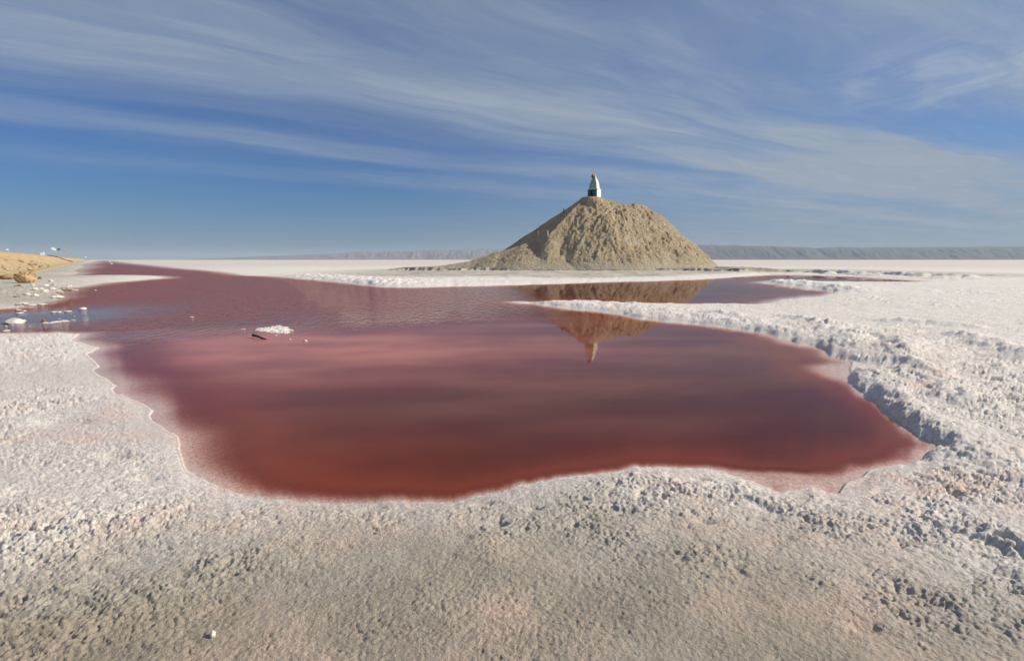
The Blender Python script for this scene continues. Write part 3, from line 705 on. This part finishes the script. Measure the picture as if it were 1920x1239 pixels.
# ------------------------------------------------------------------ rocks, salt lumps
def gz(x, y): return float(interp_h(x, y)[0])
def put_lump(name, px, py, wpx, hpx, mat, seed, rough=.3, facet=0.0, sub=4, zb=None, flat=None, **props):
    x, y = at(px, py, .0 if zb is None else zb)
    if zb is None:
        z = gz(x, y)
        x, y = at(px, py, max(z, 0)); z = max(gz(x, y), 0)
    else: z = zb
    k = y / 965.0; wx = wpx * k / 2; hz = hpx * k
    y += wx * .6
    o = bm_obj(name, lambda bm: lump(bm, wx, wx * .85, hz * .62, seed, rough, sub, facet), mat, None, smooth=facet == 0, loc=(x, y, z + hz * (.30 if zb is None else .12)), rot=(0, 0, seed * 1.3), **props)
    o['category'] = props.get('category', 'rock'); return o
put_lump('boulder', 38, 529, 38, 22, M_rock, 3, .55, .72, label='large ochre boulder lying on the grey flat below the bank', category='boulder')
put_lump('boulder', 6, 523, 22, 10, M_rockb, 5, .35, .8, label='orange flat boulder at the left edge behind the large ochre boulder', category='boulder')
put_lump('rock', 73, 522, 7, 4.5, M_rockb, 7, .4, .8, sub=3, label='small reddish rock alone to the right of the large boulder', category='rock')
put_lump('rock', 33, 536, 8, 5, M_rockb, 9, .4, .8, sub=3, label='dark brown rock in front of the large boulder', category='rock')
put_lump('rock', 27, 539, 5, 3, M_rockb, 12, .4, .8, sub=3, label='tiny brown rock beside the dark brown rock near the boulder', category='rock')
put_lump('pebble', 397, 1195, 13, 13, M_white, 14, .18, sub=4, label='round white pebble casting a shadow on the near salt', category='pebble')
# floating salt lumps in the shallow corner
put_lump('salt_lump', 18, 607, 36, 12, M_white, 21, .25, zb=0, label='largest white salt lump standing in the shallow left corner', category='salt lump')
put_lump('rock', 80, 604, 9, 9, M_rockb, 23, .35, .8, zb=0, sub=3, label='brown rock standing in the shallow water on a line of salt', category='rock')
put_lump('salt_lump', 152, 580, 13, 5, M_white, 25, .2, zb=0, sub=3, label='oval white salt lump farthest out in the red water on the left', category='salt lump')
for i, (px, py, w_, h_2, lb) in enumerate((
    (98,585,11,2.6,'left half of a pair of touching salt lumps in the shallow water'),
    (108,585,9,2.8,'right half of a pair of touching salt lumps in the shallow water'),
    (125,584,11,2.6,'flat salt lump in open shallow water right of the touching pair'),
    (31,581,11,2.6,'upper salt lump of the small stack above the largest lump'),
    (42,583,8,2.4,'right-hand salt lump of the small stack above the largest lump'),
    (33,587,13,2.4,'lower salt lump of the small stack above the largest lump'),
    (74,571,16,3.0,'long white salt lump just off the tip of the left shore'),
    (57,572,13,2.4,'low salt lump between the shore and the long white lump'),
    (140,544,9,1.6,'thin salt fleck in the red water off the pile of rough lumps'),
    (132,543,8,1.6,'thin salt fleck touching the pile of rough lumps'),
    (8,620,12,2.0,'flat salt lump at the left edge below the largest lump'),
    (21,609.5,5,1.6,'tiny salt crumb right below the largest lump'),
    (10,611,4,1.4,'tiny salt crumb left below the largest lump'),
    (178,543.5,4,1.2,'lone tiny salt speck in the rippled red water'),
    (358,594,8,1.2,'faint flat salt fleck far out left of the islet'),
    (207,494,6,1.6,'white salt speck in the far channel, the nearer one'),
    (203,490,6,1.2,'white salt speck in the far channel, the farther one'))):
    put_lump('salt_lump', px, py + .6, w_, h_2, M_white, 30 + i, .38, zb=0, sub=3, label=lb, category='salt lump', group='salt lumps in the shallow water at the left')
for i, (px, py, w_, h_2) in enumerate(((118,544,22,6),(102,557,18,5),(62,554,14,5),(48,550,9,4),(30,554,16,4),(60,535,7,4),(82,537,12,4),(95,541,12,5),(98,534,8,4),(93,526,9,4),(64,545,10,5),(82,548,12,5),(108,548,14,5),(128,536,10,4),(37,572,22,7),(75,542,9,4))):
    put_lump('salt_lump', px, py + 1, w_, h_2, M_white if i % 4 else M_tanrock, 70 + i, .45, facet=.9, sub=3, label='rough white salt lump lying on the left shore below the boulder', category='salt lump', group='rough salt lumps piled on the left shore')
# rocks at the foot of the bank
rr_ = random.Random(5)
for i in range(46):
    tv = rr_.uniform(-1, 75) ** 1.0; uv = rr_.choice([rr_.uniform(-.8, 1.6), rr_.uniform(-.4, 3.0)])
    x, y = emb_xy(tv, uv); z = emb_z(tv, uv); s_k = rr_.uniform(.12, .38)
    bm_obj('rock', lambda bm: lump(bm, s_k, s_k * .8, s_k * .65, 100 + i, .4, 3, .85), rr_.choice([M_rock, M_rockb, M_tanrock, M_tanrock]), None, loc=(x, y, z + s_k * .2), rot=(0, 0, i),
           label='small rough rock strewn along the foot of the sandy bank', category='rock', group='rocks along the foot of the bank')

# salt islet and driftwood in the pool
def islet(name, px_poly, hmax, seed, **props):
    pts = np.array([at(*p) for p in px_poly]); c = pts.mean(0); mn = pts.min(0) - .1; mx = pts.max(0) + .1
    n_x, n_y = 130, 110
    gx, gy = np.meshgrid(np.linspace(mn[0], mx[0], n_x), np.linspace(mn[1], mx[1], n_y), indexing='xy')
    A = pts; B = np.roll(pts, -1, 0); best = np.full(gx.shape, 1e9); ins = np.zeros(gx.shape, bool)
    for (ax, ay), (bx, by) in zip(A, B):
        dx, dy = bx - ax, by - ay; t_ = np.clip(((gx - ax) * dx + (gy - ay) * dy) / (dx * dx + dy * dy), 0, 1)
        best = np.minimum(best, np.hypot(gx - ax - t_ * dx, gy - ay - t_ * dy))
        if abs(dy) > 1e-9: ins ^= ((ay > gy) != (by > gy)) & (gx < dx * (gy - ay) / dy + ax)
    s = np.where(ins, best, -best) + .04 + .06 * fbm(gx * 4, gy * 3, 3, seed) + .025 * gn(gx * 14, gy * 10, seed)
    z = hmax * (1 - np.exp(-np.clip(s, 0, None) / .10)) * (.35 + 1.1 * billow(gx * 5, gy * 4, 3, seed + 3)) - .03
    z = np.where(s > 0, z, -.05)
    me = grid_mesh(name, np.stack([gx, gy, z], -1), keep=(s > -.05))
    return link(name, me, M_white, None, **props)
islet('salt_islet', [(472,618),(499,612.8),(520,610),(544,613),(552,619.5),(538,627.5),(522,625.5),(500,623.5),(484,621)], .055, 600, label='jagged white salt islet in the middle left of the red pool', category='salt islet')
islet('salt_strip', [(74,605.5),(84,604.2),(100,603.2),(120,601),(139,598.2),(147,597.8),(144,600),(126,603),(108,605),(90,606.5),(76,607)], .05, 620, label='thin curved strip of salt running right from the brown rock in the shallows', category='salt strip')
islet('salt_strip', [(98,597.5),(112,595.5),(122,596),(118,597.8),(104,598.6)], .035, 630, label='short thin salt strip above the long curved one in the shallows', category='salt strip')
islet('salt_strip', [(131,592.5),(142,591.2),(147,592.6),(138,594.2)], .04, 640, label='tiny salt strip at the outer end of the shallows', category='salt strip')
islet('salt_islet', [(442,620.5),(447,616.8),(464,614.3),(471,617),(476,618.5),(469,620),(458,620)], .035, 610, label='narrow white salt strip just left of the jagged islet', category='salt islet')
put_lump('salt_lump', 572, 640, 7, 4, M_white, 61, .3, zb=0, sub=3, label='single white salt dot right of the driftwood stick', category='salt lump')
put_lump('salt_lump', 517, 629, 6, 1.6, M_white, 62, .3, zb=0, sub=3, label='flat white fleck of salt just below the jagged islet', category='salt lump')
put_lump('salt_lump', 543, 636, 5, 1.4, M_white, 63, .3, zb=0, sub=3, label='faint white fleck of salt between islet and single dot', category='salt lump')
a, c = at(474, 629, .05), at(500, 636.5, .0)
A3, C3 = Vector((a[0], a[1], .055)), Vector((c[0], c[1], .004))
bm_obj('driftwood_stick', lambda bm: (add_tube(bm, [A3, A3.lerp(C3, .3) + Vector((0, 0, .012)), A3.lerp(C3, .65), C3], [.030, .026, .020, .010], 8),
                                      add_tube(bm, [A3.lerp(C3, .12), A3.lerp(C3, .05) + Vector((-.02, .02, .05))], [.018, .008], 6)), M_dark, None,
       label='dark driftwood stick lying in the pool beside the salt islet', category='driftwood')

# ------------------------------------------------------------------ things along the road on the bank
def crest_at(px, u=8.8):
    """position on the crest line (offset u) seen at this column"""
    k = (px - 960) / 968.0
    bx, by = E0[0] + EN[0] * u, E0[1] + EN[1] * u
    tv = (k * by - bx) / (ED[0] - k * ED[1])
    return bx + ED[0] * tv, by + ED[1] * tv, tv
def sign(px, top_px, base_px, w_px, mat, label, shape='rect', tilt=0.0, cat='sign'):
    x, y, tv = crest_at(px, 9.2); z = emb_z(tv, 9.2)
    zt = ht(px, top_px, y)[1]; hh = max(zt - z, .8); w_ = w_px / 968 * y
    e = empty('road_sign', (x, y, z), R(39), label=label, category=cat)
    bm_obj('pole', lambda bm: add_tube(bm, [(0, 0, -.3), (0, 0, hh - w_ * .4)], [.06, .06], 8), M_steel, e)
    def panel(bm):
        if shape == 'round':
            bmesh.ops.create_cone(bm, cap_ends=True, segments=28, radius1=w_ / 2, radius2=w_ / 2, depth=.05, matrix=Matrix.Rotation(R(90), 4, 'X'))
        elif shape == 'tri':
            bmesh.ops.create_cone(bm, cap_ends=True, segments=3, radius1=w_ / 1.7, radius2=w_ / 1.7, depth=.05, matrix=Matrix.Rotation(R(90), 4, 'X') @ Matrix.Rotation(R(90), 4, 'Z'))
        else: add_box(bm, (0, 0, 0), (w_, .05, w_ * .62), bevel=.012)
        bmesh.ops.rotate(bm, matrix=Matrix.Rotation(tilt, 3, 'Y'), verts=bm.verts)
        bmesh.ops.translate(bm, vec=(0, -.10, hh - w_ * .35), verts=bm.verts)
    bm_obj('sign_panel', panel, mat, e)
    return e
sign(104, 464.5, 477, 6.5, M_wpaint, 'white tilted sign on a pole above the bank, right of the van', 'rect', .6)
sign(17.5, 466.5, 471.5, 4.5, M_wpaint, 'small pale triangular sign at the far left of the bank crest', 'tri')
sign(113.5, 466.0, 478, 4.5, M_greensign, 'dim green sign just right of the white tilted sign', 'round')
sign(125, 470.5, 480, 4.5, M_orange, 'faded orange sign, nearer of the two orange ones on the bank', 'tri')
sign(134, 473.5, 481, 3.5, M_orange, 'faded orange sign, farther of the two orange ones on the bank', 'tri')
sign(162, 481, 484.5, 2.6, M_wpaint, 'tiny white sign farthest along the bank', 'rect')
# van
x, y, tv = crest_at(81.5, 11.5)
van = empty('parked_van', (x, y, 3.63), math.atan2(ED[1], ED[0]) - R(90), label='white van parked on the road, seen over the bank crest', category='van')
vw = 9.5 / 968 * y; vs_ = max(.8, min(1.25, vw / 2.0 * .8))
def vbody(bm):
    add_box(bm, (0, 0, .95 * 1), (1.85, 4.6, 1.25), bevel=.16)
    add_box(bm, (0, -.35, 1.75), (1.7, 3.6, .62), bevel=.18)
bm_obj('body', vbody, M_wpaint, van, smooth=False)
for sx in (-1, 1):
    bm_obj('window', lambda bm: add_box(bm, (sx * .862, -.35, 1.70), (.03, 2.9, .36), bevel=.01), M_glass, van)
    bm_obj('headlight', lambda bm: add_box(bm, (sx * .66, -2.31, .95), (.30, .04, .18), bevel=.01), M_glass, van)
for yy_ in (-2.17, 1.46):
    bm_obj('windscreen', lambda bm: add_box(bm, (0, yy_, 1.72), (1.4, .04, .40), bevel=.01), M_glass, van)
for sx in (-1, 1):
    for sy in (-1.45, 1.4):
        wh = bm_obj('wheel', lambda bm: bmesh.ops.create_cone(bm, cap_ends=True, segments=24, radius1=.34, radius2=.34, depth=.22, matrix=Matrix.Translation((sx * .86, sy, .34)) @ Matrix.Rotation(R(90), 4, 'Y')), M_tyre, van)
# dark drain pipe down the slope
pp = []
for k in np.linspace(0, 1, 16):
    tt_ = crest_at(92, 8.5)[2] + k * 26.0; uu_ = 8.8 - 8.6 * k
    x, y = emb_xy(tt_, uu_); pp.append((x, y, emb_z(tt_, uu_) + .16))
bm_obj('drain_pipe', lambda bm: add_tube(bm, pp, [.26] * 16, 10), M_pipe, None, smooth=True, label='dark drain pipe running down the sandy bank right of the van', category='pipe')

# ------------------------------------------------------------------ desert haze
def hz(bm): add_box(bm, (0, 20000, 349), (90000, 90000, 702))
mh_ = bpy.data.materials.new('haze_air'); mh_.use_nodes = True; t = mh_.node_tree; t.nodes.remove(t.nodes['Principled BSDF'])
pv = t.nodes.new('ShaderNodeVolumePrincipled'); pv.inputs['Color'].default_value = (.72, .84, .98, 1); pv.inputs['Density'].default_value = 3.0e-5
pv.inputs['Anisotropy'].default_value = 0.0
t.links.new(pv.outputs[0], t.nodes['Material Output'].inputs['Volume'])
bm_obj('haze', hz, mh_, None, kind='stuff')
